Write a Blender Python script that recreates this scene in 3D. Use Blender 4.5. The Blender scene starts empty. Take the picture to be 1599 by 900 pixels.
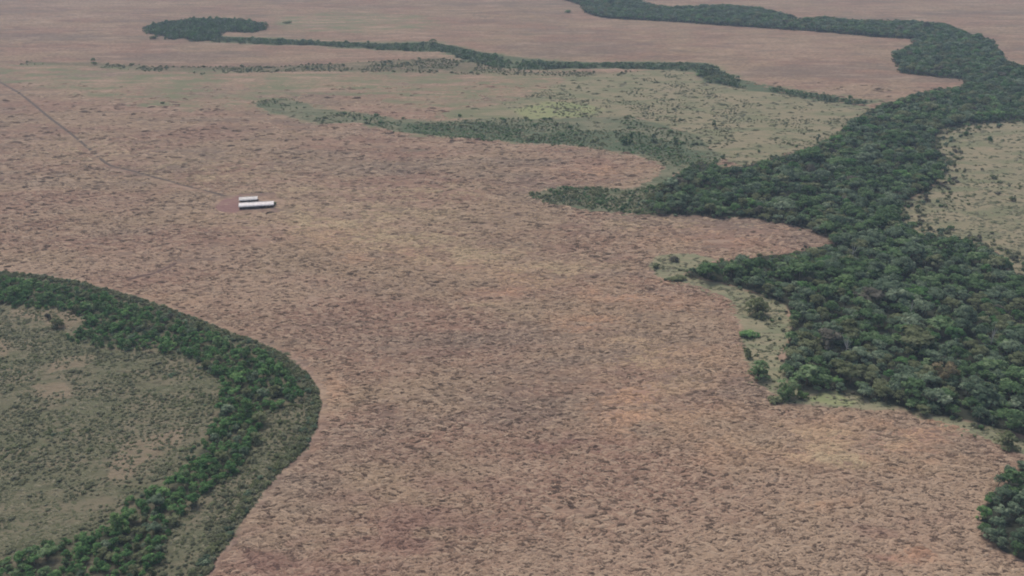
import bpy, math, random
import numpy as np

# ------------------------------------------------------------------ camera, sky, sun, exposure
scene = bpy.context.scene
CAM_H = 240.0
PITCH = math.radians(25.1)
FPX, CX, CY = 1385.0, 799.5, 450.0            # photograph is 1599 x 900
cam_data = bpy.data.cameras.new("camera")
cam_data.sensor_width = 36.0
cam_data.lens = 36.0 * FPX / 1599.0
cam_data.clip_start = 1.0
cam_data.clip_end = 60000.0
cam = bpy.data.objects.new("camera", cam_data)
scene.collection.objects.link(cam)
cam.location = (0, 0, CAM_H)
cam.rotation_euler = (math.pi / 2 - PITCH, 0, 0)
scene.camera = cam

SUN_EL, SUN_AZ = math.radians(62), math.radians(-35)     # azimuth from +Y (ahead) towards +X
world = bpy.data.worlds.new("World")
scene.world = world
world.use_nodes = True
wn, wl = world.node_tree.nodes, world.node_tree.links
wn.clear()
sky = wn.new("ShaderNodeTexSky")
sky.sky_type = 'NISHITA'
sky.sun_disc = False
sky.sun_elevation = SUN_EL
sky.sun_rotation = SUN_AZ
sky.air_density = 1.0
sky.dust_density = 6.0
sky.ozone_density = 1.0
bg = wn.new("ShaderNodeBackground")
bg.inputs["Strength"].default_value = 0.11
wo = wn.new("ShaderNodeOutputWorld")
wl.new(sky.outputs[0], bg.inputs[0])
wl.new(bg.outputs[0], wo.inputs[0])

sun_data = bpy.data.lights.new("sun", 'SUN')
sun_data.energy = 1.5
sun_data.angle = math.radians(14)
sun_data.color = (1.0, 0.965, 0.92)
sun = bpy.data.objects.new("sun", sun_data)
scene.collection.objects.link(sun)
from mathutils import Vector
_d = Vector((math.sin(SUN_AZ) * math.cos(SUN_EL), math.cos(SUN_AZ) * math.cos(SUN_EL), math.sin(SUN_EL)))
sun.rotation_euler = _d.to_track_quat('Z', 'Y').to_euler()
sun.location = (0, 600, 400)

vs = scene.view_settings
scene.display_settings.display_device = 'sRGB'
vs.view_transform = 'Standard'
vs.look = 'None'
vs.gamma = 1.0
vs.exposure = 0.22
vs.use_curve_mapping = False
scene.render.engine = 'CYCLES'
cy = scene.cycles
cy.max_bounces = 5
cy.diffuse_bounces = 2
cy.glossy_bounces = 1
cy.transmission_bounces = 2
cy.volume_bounces = 1
cy.transparent_max_bounces = 4
cy.use_denoising = True
cy.filter_width = 1.9            # the lens is a little soft

HAZE_DENSITY = 0.00012

rng = np.random.default_rng(11)
random.seed(11)
COL = scene.collection

# ------------------------------------------------------------------ maths helpers
SP, CP = math.sin(PITCH), math.cos(PITCH)


def vnoise(x, y, seed=0):
    xi, yi = np.floor(x).astype(np.int64), np.floor(y).astype(np.int64)
    xf, yf = x - xi, y - yi
    u, v = xf * xf * (3 - 2 * xf), yf * yf * (3 - 2 * yf)

    def h(a, b):
        n = (a * 374761393 + b * 668265263 + seed * 974634541) & 0x7fffffff
        n = ((n ^ (n >> 13)) * 1274126177) & 0x7fffffff
        n = n ^ (n >> 16)
        return (n & 0xffff) / 65535.0
    a, b, c, d = h(xi, yi), h(xi + 1, yi), h(xi, yi + 1), h(xi + 1, yi + 1)
    return (a * (1 - u) + b * u) * (1 - v) + (c * (1 - u) + d * u) * v


def fbm(x, y, seed=0, octv=4):
    s, a, t = 0.0, 0.5, 0.0
    for i in range(octv):
        s = s + a * vnoise(x, y, seed + i * 17)
        t += a
        x, y, a = x * 2.03 + 13.1, y * 2.03 + 7.7, a * 0.5
    return s / t


def terrain(x, y):
    """gentle swells of the plain; flat far outside"""
    x, y = np.asarray(x, float), np.asarray(y, float)
    f = np.clip((4000 - np.hypot(x, y)) / 1500, 0, 1)
    big = (fbm(x / 190 + 5, y / 190 + 9, 3, 2) - 0.5) * 3.0
    small = (fbm(x / 26 + 2, y / 26 + 4, 8, 2) - 0.5) * 0.9
    return (big + small) * f


def unproj(px, py):
    """pixel of the photograph -> point of the plain (z = 0)"""
    px, py = np.asarray(px, float), np.asarray(py, float)
    v = (py - CY) / FPX
    t = CAM_H / (SP + v * CP)
    return (px - CX) / FPX * t, t * (CP - v * SP)


def proj(x, y, z):
    """point -> pixel of the photograph, and depth"""
    dz = z - CAM_H
    depth = y * CP - dz * SP
    up = y * SP + dz * CP
    return CX + FPX * x / depth, CY - FPX * up / depth, depth


def inside(poly, x, y):
    x, y = np.asarray(x, float), np.asarray(y, float)
    r = np.zeros(x.shape, bool)
    n = len(poly)
    for i in range(n):
        x0, y0 = poly[i]
        x1, y1 = poly[(i + 1) % n]
        if y0 == y1:
            continue
        c = ((y0 > y) != (y1 > y)) & (x < (x1 - x0) * (y - y0) / (y1 - y0) + x0)
        r ^= c
    return r


def sdf(poly, x, y):
    """signed distance in metres, positive inside"""
    d = np.full(x.shape, 1e9)
    n = len(poly)
    for i in range(n):
        x0, y0 = poly[i]
        x1, y1 = poly[(i + 1) % n]
        ex, ey = x1 - x0, y1 - y0
        t = np.clip(((x - x0) * ex + (y - y0) * ey) / (ex * ex + ey * ey + 1e-9), 0, 1)
        d = np.minimum(d, np.hypot(x - x0 - t * ex, y - y0 - t * ey))
    return np.where(inside(poly, x, y), d, -d)


def W(poly):
    xs, ys = unproj([p[0] for p in poly], [p[1] for p in poly])
    return list(zip(xs.tolist(), ys.tolist()))


def sstep(a, b, x):
    t = np.clip((x - a) / (b - a), 0, 1)
    return t * t * (3 - 2 * t)


# ------------------------------------------------------------------ regions of the place (outlines surveyed from the photograph)
SAV = [(-400, 385), (-120, 410), (0, 424), (60, 429), (130, 441), (200, 459), (260, 479), (330, 507), (400, 534), (450, 559),
       (480, 584), (498, 610), (501, 640), (495, 670), (475, 705), (440, 736), (410, 770), (375, 820), (340, 870), (318, 903),
       (285, 970), (230, 1060), (-400, 1060)]
THICKET = [(-300, 415), (-120, 424), (0, 430), (60, 435), (130, 447), (200, 465), (260, 485), (330, 513), (400, 540), (445, 564), (474, 590),
           (488, 612), (476, 626), (425, 645), (412, 672), (394, 704), (358, 745), (318, 776), (280, 806), (256, 855), (228, 905),
           (190, 1000), (-250, 1000), (-250, 890), (0, 868), (50, 852), (110, 838), (165, 820), (190, 790), (215, 770), (250, 752),
           (280, 733), (300, 700), (330, 660), (345, 622), (338, 588), (310, 564), (280, 556), (210, 548), (150, 546), (103, 536),
           (108, 522), (138, 499), (105, 486), (60, 483), (0, 480), (-150, 482), (-300, 470)]
OLIVE = [(498, 612), (501, 640), (495, 670), (475, 705), (440, 736), (410, 770), (375, 820), (340, 870), (318, 903), (230, 1000),
         (200, 960), (215, 905), (244, 850), (262, 800), (300, 770), (340, 740), (378, 700), (397, 670), (412, 642), (470, 624)]
FOREST = [(860, -25), (880, 0), (908, 10), (914, 20), (940, 28), (1049, 34), (1110, 40), (1200, 45), (1270, 50), (1350, 57), (1430, 62),
          (1425, 70), (1400, 80), (1393, 90), (1405, 105), (1405, 113), (1430, 116), (1500, 123), (1510, 128), (1506, 134), (1460, 140),
          (1420, 150), (1385, 160), (1360, 172), (1330, 186), (1310, 206), (1280, 226), (1245, 238), (1200, 251), (1160, 262), (1120, 262),
          (1090, 255), (1065, 268), (1040, 288), (1018, 305), (1012, 325), (1025, 336), (1060, 337), (1110, 340), (1170, 343), (1220, 350),
          (1270, 362), (1306, 376), (1292, 386), (1240, 394), (1180, 401), (1130, 408), (1090, 418), (1066, 429), (1100, 437), (1150, 450),
          (1195, 463), (1225, 479), (1235, 502), (1230, 532), (1222, 562), (1226, 592), (1242, 606), (1300, 614), (1370, 628), (1430, 647),
          (1480, 654), (1540, 667), (1599, 682), (1800, 740), (1900, 520), (1720, 470), (1640, 455), (1599, 438), (1560, 394), (1500, 374),
          (1440, 366), (1404, 346), (1402, 322), (1432, 306), (1462, 288), (1474, 262), (1470, 240), (1455, 222), (1460, 205), (1500, 196),
          (1560, 190), (1599, 188), (1800, 175), (1800, 120), (1640, 106), (1599, 103), (1570, 94), (1557, 76), (1550, 63), (1510, 51),
          (1480, 39), (1440, 33), (1330, 31), (1290, 26), (1240, 30), (1225, 21), (1180, 11), (1130, 7), (1049, 11), (1000, 4), (985, -25)]
COPSE = [(1599, 716), (1572, 728), (1556, 758), (1537, 788), (1525, 815), (1535, 842), (1562, 862), (1599, 878), (1750, 930), (1800, 780)]
GROVE = [(222, 42), (260, 33), (310, 28), (370, 29), (410, 35), (416, 46), (395, 51), (350, 50), (345, 57), (335, 64), (300, 66), (285, 60), (268, 63), (250, 54), (236, 52), (228, 47)]
STRIP_A = [(330, 57), (400, 59), (500, 64), (600, 68), (670, 66), (700, 70), (740, 79), (790, 88), (850, 95), (920, 98), (1010, 97), (1090, 98),
           (1118, 104), (1130, 112), (1150, 122), (1200, 134), (1260, 143), (1310, 151), (1365, 157), (1345, 164), (1290, 159), (1230, 149),
           (1160, 138), (1105, 130), (1085, 112), (1000, 108), (900, 108), (820, 110), (770, 106), (720, 92), (690, 82), (600, 79), (500, 72), (330, 66)]
STRIP_B = [(40, 96), (150, 98), (240, 104), (330, 105), (430, 104), (540, 98), (620, 94), (690, 92), (740, 96), (790, 110), (900, 113),
           (1000, 112), (1010, 120), (880, 120), (740, 117), (620, 114), (520, 112), (430, 113), (330, 116), (230, 112), (120, 104), (40, 101)]
WET = [(392, 160), (440, 153), (475, 161), (500, 170), (560, 177), (620, 186), (680, 189), (760, 184), (860, 186), (980, 182), (1030, 195),
       (1090, 215), (1130, 245), (1120, 262), (1065, 268), (1035, 290), (1018, 298), (985, 296), (1000, 288), (1022, 280), (1036, 265), (1026, 254), (980, 240),
       (880, 227), (800, 222), (700, 214), (620, 206), (560, 193), (500, 194), (440, 182), (400, 168)]
WET_CORE = [(620, 196), (680, 193), (760, 190), (800, 200), (850, 208), (960, 206), (1020, 215), (1080, 235), (1110, 250), (1060, 262),
            (1000, 240), (900, 226), (800, 220), (700, 212), (630, 206)]
TONGUE = [(828, 303), (870, 294), (940, 293), (985, 296), (1020, 296), (1045, 284), (1040, 310), (1020, 336), (960, 333), (900, 324), (850, 316)]
MEADOW = [(700, 185), (720, 172), (800, 160), (900, 118), (1000, 112), (1060, 108), (1110, 132), (1200, 142), (1290, 157), (1360, 168), (1330, 186),
          (1310, 206), (1280, 226), (1200, 251), (1160, 262), (1130, 250), (1090, 215), (1030, 195), (980, 182), (860, 186)]
LIME = [(800, 172), (850, 160), (910, 163), (940, 172), (900, 182), (830, 184)]
PALE_R = [(1402, 322), (1432, 306), (1462, 288), (1474, 262), (1470, 240), (1455, 222), (1460, 205), (1500, 196), (1560, 190), (1599, 188),
          (1800, 175), (1900, 300), (1800, 480), (1640, 455), (1599, 438), (1560, 394), (1500, 374), (1440, 366), (1404, 346)]
MARGIN = [(1020, 400), (1060, 395), (1130, 405), (1090, 418), (1066, 429), (1100, 437), (1150, 450), (1195, 463), (1225, 479), (1235, 502), (1230, 532), (1222, 562),
          (1226, 592), (1242, 606), (1300, 614), (1370, 628), (1430, 647), (1480, 654), (1540, 667), (1620, 690), (1620, 715), (1575, 705), (1500, 668),
          (1400, 645), (1300, 640), (1225, 634), (1180, 600), (1160, 560), (1150, 500), (1145, 470), (1090, 448), (1020, 432), (1012, 418)]
LIME_M = [(1250, 622), (1300, 614), (1345, 628), (1330, 638), (1270, 636)]
GREENISH = [(-120, 98), (60, 100), (300, 112), (760, 114), (1000, 116), (1040, 150), (980, 182), (860, 186), (700, 186), (640, 168), (560, 150), (470, 145), (420, 170), (300, 172), (180, 160), (60, 132), (-120, 118)]
GREENISH_FAR = [(430, 30), (520, 18), (650, 22), (700, 40), (560, 52), (440, 48)]
YARD = [(345, 312), (375, 306), (380, 327), (362, 333), (338, 328), (330, 320)]
YARD2 = [(352, 304), (430, 300), (450, 322), (428, 334), (350, 334), (330, 318)]
YELLOW = [(262, 860), (285, 815), (305, 790), (330, 800), (300, 850), (275, 890)]
BARE_S = [[(10, 482), (60, 484), (110, 487), (140, 497), (105, 520), (60, 500), (10, 496)], [(40, 600), (110, 595), (120, 622), (60, 630)],
          [(200, 690), (290, 660), (300, 690), (250, 720), (200, 750), (150, 755)], [(90, 560), (150, 556), (140, 575), (60, 590)], [(-20, 530), (30, 535), (20, 560), (-20, 560)]]
# (px, py, rx, ry, strength): bare orange soil showing through the grass
ORANGE = [(470, 352, 70, 12, .7), (640, 395, 70, 14, .7), (720, 412, 70, 14, .7), (1060, 640, 80, 50, .5), (1010, 560, 80, 40, .55), (1130, 700, 90, 30, .4), (1050, 430, 60, 14, .5), (550, 370, 70, 18, .9), (560, 400, 40, 14, .6), (830, 430, 70, 14, .9), (790, 455, 55, 14, .8), (960, 462, 50, 12, .9), (985, 640, 55, 40, .9),
          (1000, 610, 45, 30, .7), (930, 510, 70, 20, .7), (1330, 690, 110, 26, 1.), (1430, 680, 90, 22, 1.), (1400, 700, 90, 26, .9), (1280, 715, 50, 14, .8),
          (1420, 870, 40, 22, .9), (1290, 785, 45, 16, .5), (1120, 370, 110, 16, .6), (940, 268, 60, 8, .7), (1190, 365, 70, 12, .6), (360, 340, 50, 9, .4),
          (1050, 480, 70, 20, .4), (1090, 560, 50, 40, .4), (520, 610, 14, 30, .6), (250, 470, 60, 8, .3)]
REDDISH = [(640, 830, 130, 45, .8), (720, 760, 90, 30, .7), (880, 700, 120, 18, .8), (1380, 870, 60, 40, .7), (420, 860, 60, 50, .7), (560, 780, 70, 20, .5), (540, 880, 120, 40, .6),
           (620, 470, 120, 20, .4), (1380, 830, 60, 20, .6), (1250, 500, 60, 10, .2), (220, 430, 90, 10, .5), (1450, 690, 80, 16, .3), (700, 560, 60, 20, .4)]
YELLOWISH = [(445, 326, 40, 8, .8), (500, 345, 110, 18, .9), (620, 372, 110, 20, .9), (740, 402, 100, 20, .8), (860, 425, 90, 16, .7), (640, 300, 140, 12, .6), (1000, 560, 60, 40, .5), (1290, 690, 120, 20, .6), (600, 330, 120, 20, .7), (330, 270, 120, 20, .6), (400, 340, 80, 14, .6), (760, 480, 60, 12, .5), (150, 235, 80, 20, .5), (1300, 715, 50, 12, 1.), (1380, 690, 70, 18, .5),
             (480, 300, 120, 14, .5), (1020, 350, 120, 10, .5), (300, 150, 250, 8, .4), (420, 135, 200, 10, .5), (560, 120, 300, 6, .4), (900, 150, 120, 8, .4), (1050, 600, 60, 60, .3),
             (1180, 400, 90, 8, .5), (1560, 660, 30, 12, .6)]

PW = {k: W(v) for k, v in dict(SAV=SAV, THICKET=THICKET, OLIVE=OLIVE, FOREST=FOREST, COPSE=COPSE, GROVE=GROVE, STRIP_A=STRIP_A, STRIP_B=STRIP_B,
      WET=WET, WET_CORE=WET_CORE, TONGUE=TONGUE, MEADOW=MEADOW, LIME=LIME, PALE_R=PALE_R, MARGIN=MARGIN, LIME_M=LIME_M, YARD=YARD, YARD2=YARD2, YELLOW=YELLOW, GREENISH=GREENISH, GREENISH_FAR=GREENISH_FAR).items()}
BARE_W = [W(p) for p in BARE_S]


# ------------------------------------------------------------------ materials
def newmat(name):
    m = bpy.data.materials.new(name)
    m.use_nodes = True
    m.node_tree.nodes.clear()
    return m, m.node_tree.nodes, m.node_tree.links


def nmath(N, L, op, a, b=None, clamp=False):
    n = N.new("ShaderNodeMath")
    n.operation = op
    n.use_clamp = clamp
    for i, v in enumerate((a, b)):
        if v is None:
            continue
        if isinstance(v, (int, float)):
            n.inputs[i].default_value = v
        else:
            L.new(v, n.inputs[i])
    return n.outputs[0]


def nmix(N, L, fac, a, b):
    n = N.new("ShaderNodeMix")
    n.data_type = 'RGBA'
    for s, v in ((n.inputs[0], fac), (n.inputs[6], a), (n.inputs[7], b)):
        if isinstance(v, (int, float)):
            s.default_value = v
        elif isinstance(v, tuple):
            s.default_value = (*v, 1)
        else:
            L.new(v, s)
    return n.outputs[2]


def nmap(N, L, v, lo, hi, a=0.0, b=1.0):
    n = N.new("ShaderNodeMapRange")
    n.interpolation_type = 'SMOOTHSTEP'
    L.new(v, n.inputs[0])
    for i, q in enumerate((lo, hi, a, b)):
        n.inputs[i + 1].default_value = q
    return n.outputs[0]


def nnoise(N, L, co, scale, detail=3.0, rough=0.55, off=(0, 0, 0), stretch=(1, 1, 1)):
    mp = N.new("ShaderNodeMapping")
    mp.inputs["Location"].default_value = off
    mp.inputs["Scale"].default_value = stretch
    L.new(co, mp.inputs["Vector"])
    n = N.new("ShaderNodeTexNoise")
    n.inputs["Scale"].default_value = scale
    n.inputs["Detail"].default_value = detail
    n.inputs["Roughness"].default_value = rough
    L.new(mp.outputs[0], n.inputs["Vector"])
    return n.outputs["Fac"]


# base colours (albedo)
C_PINK = (0.250, 0.160, 0.118)
C_TAN = (0.275, 0.201, 0.137)
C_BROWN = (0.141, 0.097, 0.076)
C_ORANGE = (0.352, 0.215, 0.151)
C_RED = (0.216, 0.113, 0.104)
C_YEL = (0.326, 0.252, 0.158)
C_OLIVE = (0.150, 0.134, 0.086)
C_MEADOW = (0.216, 0.204, 0.132)
C_WET = (0.106, 0.123, 0.086)
C_LIME = (0.224, 0.268, 0.114)
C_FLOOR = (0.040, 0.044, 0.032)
C_YARD = (0.207, 0.119, 0.114)


def grass_colour(N, L, pos):
    """dry grass of the plain: pinkish, tan and brown in patches of tens of metres"""
    a = nnoise(N, L, pos, 0.012, 4, 0.6, (31, 7, 0), (0.6, 1, 1))
    b = nnoise(N, L, pos, 0.045, 4, 0.6, (3, 77, 0), (0.5, 1, 1))
    c = nmix(N, L, nmap(N, L, a, 0.42, 0.58), C_PINK, C_TAN)
    e = nnoise(N, L, pos, 0.010, 5, 0.62, (211, 97, 0), (0.32, 1, 1))
    c = nmix(N, L, nmap(N, L, e, 0.50, 0.62, 0, 0.7), c, (0.176, 0.141, 0.113))
    c = nmix(N, L, nmap(N, L, e, 0.48, 0.37, 0, 0.6), c, (0.326, 0.238, 0.172))
    return nmix(N, L, nmap(N, L, b, 0.50, 0.78, 0, 0.55), c, C_BROWN)


m_ground, N, L = newmat("dry_grassland")
geo = N.new("ShaderNodeNewGeometry")
pos = geo.outputs["Position"]


def att(name):
    n = N.new("ShaderNodeAttribute")
    n.attribute_name = name
    return n.outputs["Fac"]


col = grass_colour(N, L, pos)
fine = nnoise(N, L, pos, 0.42, 4, 0.65, (0, 0, 0), (0.42, 1, 1))
far3 = nnoise(N, L, pos, 0.055, 4, 0.68, (150, 60, 0), (0.30, 1, 1))
fine2 = nnoise(N, L, pos, 0.16, 3, 0.6, (50, 20, 0), (0.35, 1, 1))
edgeN = nnoise(N, L, pos, 0.12, 4, 0.65, (9, 4, 0))


def soft(name, big=0.5):
    """region weight with a ragged edge"""
    w = nmath(N, L, 'ADD', att(name), nmath(N, L, 'MULTIPLY', nmath(N, L, 'SUBTRACT', edgeN, 0.5), 0.9))
    w = nmath(N, L, 'ADD', w, nmath(N, L, 'MULTIPLY', nmath(N, L, 'SUBTRACT', far3, 0.5), big))
    return nmap(N, L, w, 0.30, 0.72)


col = nmix(N, L, nmath(N, L, 'MULTIPLY', soft("w_orange", 1.2), 0.62), col, C_ORANGE)
col = nmix(N, L, nmath(N, L, 'MULTIPLY', soft("w_red", 1.2), 0.7), col, C_RED)
col = nmix(N, L, nmath(N, L, 'MULTIPLY', soft("w_yellow", 1.2), 0.65), col, C_YEL)
# streaks of pale grass and brown litter; the brown also paints shade between tussocks
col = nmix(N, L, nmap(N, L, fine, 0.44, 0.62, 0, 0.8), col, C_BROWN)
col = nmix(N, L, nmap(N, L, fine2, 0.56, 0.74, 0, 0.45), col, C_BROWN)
col = nmix(N, L, nmap(N, L, fine, 0.46, 0.30, 0, 0.40), col, (0.352, 0.273, 0.211))
col = nmix(N, L, nmap(N, L, far3, 0.50, 0.66, 0, 0.65), col, (0.145, 0.113, 0.092))
col = nmix(N, L, nmap(N, L, far3, 0.46, 0.34, 0, 0.5), col, (0.352, 0.264, 0.198))
scrub = nmix(N, L, nmap(N, L, far3, 0.44, 0.60), (0.157, 0.139, 0.095), (0.113, 0.116, 0.072))
scrub = nmix(N, L, nmap(N, L, fine2, 0.46, 0.66, 0, 0.6), scrub, (0.095, 0.102, 0.060))
scrub = nmix(N, L, nmap(N, L, fine, 0.50, 0.68, 0, 0.8), scrub, (0.070, 0.069, 0.046))
col = nmix(N, L, soft("w_scrub"), col, scrub)
mead = nmix(N, L, nmap(N, L, far3, 0.43, 0.62), (0.231, 0.199, 0.132), (0.157, 0.162, 0.097))
mead = nmix(N, L, nmap(N, L, fine2, 0.5, 0.72, 0, 0.5), mead, (0.136, 0.141, 0.092))
mead = nmix(N, L, nmap(N, L, fine, 0.54, 0.72, 0, 0.6), mead, (0.114, 0.121, 0.072))
col = nmix(N, L, soft("w_meadow", 2.0), col, mead)
marg = nmix(N, L, nmap(N, L, fine2, 0.36, 0.64), (0.238, 0.216, 0.141), (0.167, 0.180, 0.110))
col = nmix(N, L, nmath(N, L, 'MULTIPLY', soft("w_margin", 0.7), 0.9), col, marg)
wet = nmix(N, L, nmap(N, L, far3, 0.40, 0.60), (0.169, 0.163, 0.109), (0.107, 0.123, 0.077))
col = nmix(N, L, soft("w_wet", 1.3), col, wet)
col = nmix(N, L, nmath(N, L, 'MULTIPLY', soft("w_core", 1.5), 0.8), col, (0.081, 0.106, 0.065))
col = nmix(N, L, nmath(N, L, 'MULTIPLY', soft("w_lime", 1.4), 0.5), col, C_LIME)
col = nmix(N, L, nmath(N, L, 'MULTIPLY', soft("w_bare", 1.8), 0.42), col, (0.255, 0.190, 0.137))
col = nmix(N, L, nmath(N, L, 'MULTIPLY', soft("w_break"), 0.6), col, (0.308, 0.224, 0.176))
col = nmix(N, L, nmath(N, L, 'MULTIPLY', soft("w_yard", 1.4), 0.8), col, C_YARD)
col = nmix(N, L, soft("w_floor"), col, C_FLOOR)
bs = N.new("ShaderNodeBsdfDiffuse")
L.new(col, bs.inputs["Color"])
bump = N.new("ShaderNodeBump")
bump.inputs["Strength"].default_value = 0.8
bump.inputs["Distance"].default_value = 1.0
L.new(fine, bump.inputs["Height"])
L.new(bump.outputs[0], bs.inputs["Normal"])
out = N.new("ShaderNodeOutputMaterial")
L.new(bs.outputs[0], out.inputs["Surface"])


def simple_mat(name, colr, rough=0.8, var=0.25, scale=0.6, metal=0.0):
    m, N, L = newmat(name)
    geo = N.new("ShaderNodeNewGeometry")
    f = nnoise(N, L, geo.outputs["Position"], scale, 3, 0.6)
    c = nmix(N, L, nmap(N, L, f, 0.3, 0.7), tuple(q * (1 - var) for q in colr), tuple(min(1, q * (1 + var)) for q in colr))
    b = N.new("ShaderNodeBsdfPrincipled")
    L.new(c, b.inputs["Base Color"])
    b.inputs["Roughness"].default_value = rough
    b.inputs["Metallic"].default_value = metal
    o = N.new("ShaderNodeOutputMaterial")
    L.new(b.outputs[0], o.inputs["Surface"])
    return m


def leaf_mat(name, c0, c1, c2):
    """foliage: c0 dark, c1 mid, c2 pale leaves; varies leaf by leaf and plant by plant"""
    m, N, L = newmat(name)
    a = N.new("ShaderNodeAttribute")
    a.attribute_name = "tint"
    oi = N.new("ShaderNodeObjectInfo")
    k = nmath(N, L, 'ADD', nmath(N, L, 'MULTIPLY', a.outputs["Fac"], 0.62), nmath(N, L, 'MULTIPLY', oi.outputs["Random"], 0.38))
    c = nmix(N, L, nmap(N, L, k, 0.1, 0.55), c0, c1)
    c = nmix(N, L, nmap(N, L, k, 0.55, 0.95), c, c2)
    d = N.new("ShaderNodeBsdfDiffuse")
    L.new(c, d.inputs["Color"])
    t = N.new("ShaderNodeBsdfTranslucent")
    L.new(c, t.inputs["Color"])
    mx = N.new("ShaderNodeMixShader")
    mx.inputs[0].default_value = 0.40
    L.new(d.outputs[0], mx.inputs[1])
    L.new(t.outputs[0], mx.inputs[2])
    o = N.new("ShaderNodeOutputMaterial")
    L.new(mx.outputs[0], o.inputs["Surface"])
    return m


LEAF = {
    'dark':   leaf_mat("leaves_dark_green", (0.044, 0.084, 0.038), (0.126, 0.208, 0.094), (0.278, 0.368, 0.196)),
    'grey':   leaf_mat("leaves_grey_green", (0.058, 0.096, 0.060), (0.152, 0.212, 0.136), (0.315, 0.380, 0.258)),
    'olive':  leaf_mat("leaves_olive", (0.100, 0.122, 0.060), (0.182, 0.208, 0.112), (0.290, 0.312, 0.188)),
    'bright': leaf_mat("leaves_fresh_green", (0.046, 0.106, 0.044), (0.116, 0.232, 0.088), (0.255, 0.385, 0.155)),
    'brown':  leaf_mat("leaves_brown_mauve", (0.086, 0.084, 0.068), (0.155, 0.148, 0.120), (0.250, 0.232, 0.186)),
    'scrub':  leaf_mat("leaves_dusty_scrub", (0.140, 0.155, 0.092), (0.205, 0.216, 0.138), (0.285, 0.290, 0.200)),
    'rust':   leaf_mat("leaves_rust", (0.110, 0.094, 0.054), (0.190, 0.162, 0.096), (0.270, 0.226, 0.140)),
    'lime':   leaf_mat("leaves_yellow_green", (0.070, 0.140, 0.050), (0.150, 0.245, 0.095), (0.255, 0.360, 0.155)),
}
M_BARK = simple_mat("bark", (0.13, 0.10, 0.075), 0.9, 0.3, 1.5)

# dry grass tussock: takes the plain's own colour patches
m_tuss, N, L = newmat("dry_grass_tussock")
geo = N.new("ShaderNodeNewGeometry")
base = grass_colour(N, L, geo.outputs["Position"])
oi = N.new("ShaderNodeObjectInfo")
fnz = nnoise(N, L, geo.outputs["Position"], 1.1, 3, 0.6)
k = nmath(N, L, 'ADD', nmath(N, L, 'MULTIPLY', fnz, 0.5), nmath(N, L, 'MULTIPLY', oi.outputs["Random"], 0.5))
c = nmix(N, L, nmap(N, L, k, 0.44, 0.28, 0, 0.95), base, (0.088, 0.063, 0.049))
c = nmix(N, L, nmap(N, L, k, 0.48, 0.72, 0, 0.75), c, (0.361, 0.273, 0.198))
for nm_, cc_, ff_ in (("w_orange", (0.422, 0.264, 0.172), 0.9), ("w_red", (0.211, 0.114, 0.099), 0.5), ("w_yellow", (0.387, 0.299, 0.194), 1.15)):
    ia = N.new("ShaderNodeAttribute")
    ia.attribute_type = 'INSTANCER'
    ia.attribute_name = nm_
    c = nmix(N, L, nmath(N, L, 'MULTIPLY', ia.outputs["Fac"], ff_, True), c, nmix(N, L, nmap(N, L, k, 0.25, 0.6), tuple(q * 0.6 for q in cc_), cc_))
d = N.new("ShaderNodeBsdfDiffuse")
L.new(c, d.inputs["Color"])
o = N.new("ShaderNodeOutputMaterial")
L.new(d.outputs[0], o.inputs["Surface"])


# ------------------------------------------------------------------ mesh helpers
def mesh_from(name, V, F, mats, mat_idx=None, normals=None, attrs=None):
    """V (n,3); F list/array of equal-length faces or list of arrays"""
    me = bpy.data.meshes.new(name)
    V = np.asarray(V, np.float32)
    me.vertices.add(len(V))
    me.vertices.foreach_set("co", V.ravel())
    groups = F if isinstance(F, list) else [F]
    groups = [np.asarray(g, np.int32) for g in groups if len(g)]
    loops = np.concatenate([g.ravel() for g in groups])
    counts = np.concatenate([np.full(len(g), g.shape[1], np.int32) for g in groups])
    starts = np.concatenate([[0], np.cumsum(counts)[:-1]]).astype(np.int32)
    me.loops.add(len(loops))
    me.loops.foreach_set("vertex_index", loops)
    me.polygons.add(len(counts))
    me.polygons.foreach_set("loop_start", starts)
    for m in mats:
        me.materials.append(m)
    if mat_idx is not None:
        me.polygons.foreach_set("material_index", np.asarray(mat_idx, np.int32))
    me.update(calc_edges=True)
    if attrs:
        for k, v in attrs.items():
            a = me.attributes.new(k, 'FLOAT', 'POINT')
            a.data.foreach_set("value", np.asarray(v, np.float32))
    if normals is not None:
        me.polygons.foreach_set("use_smooth", np.ones(len(counts), bool))
        me.normals_split_custom_set_from_vertices([tuple(n) for n in np.asarray(normals, float)])
    me.validate(clean_customdata=False)
    return me


def link(name, data, parent=None, loc=None):
    o = bpy.data.objects.new(name, data)
    COL.objects.link(o)
    if parent is not None:
        o.parent = parent
    if loc is not None:
        o.location = loc
    return o


def tag(o, label=None, cat=None, group=None, kind=None):
    if label:
        o["label"] = label
    if cat:
        o["category"] = cat
    if group:
        o["group"] = group
    if kind:
        o["kind"] = kind
    return o


def unit(v):
    return v / (np.linalg.norm(v, axis=-1, keepdims=True) + 1e-9)


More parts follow.
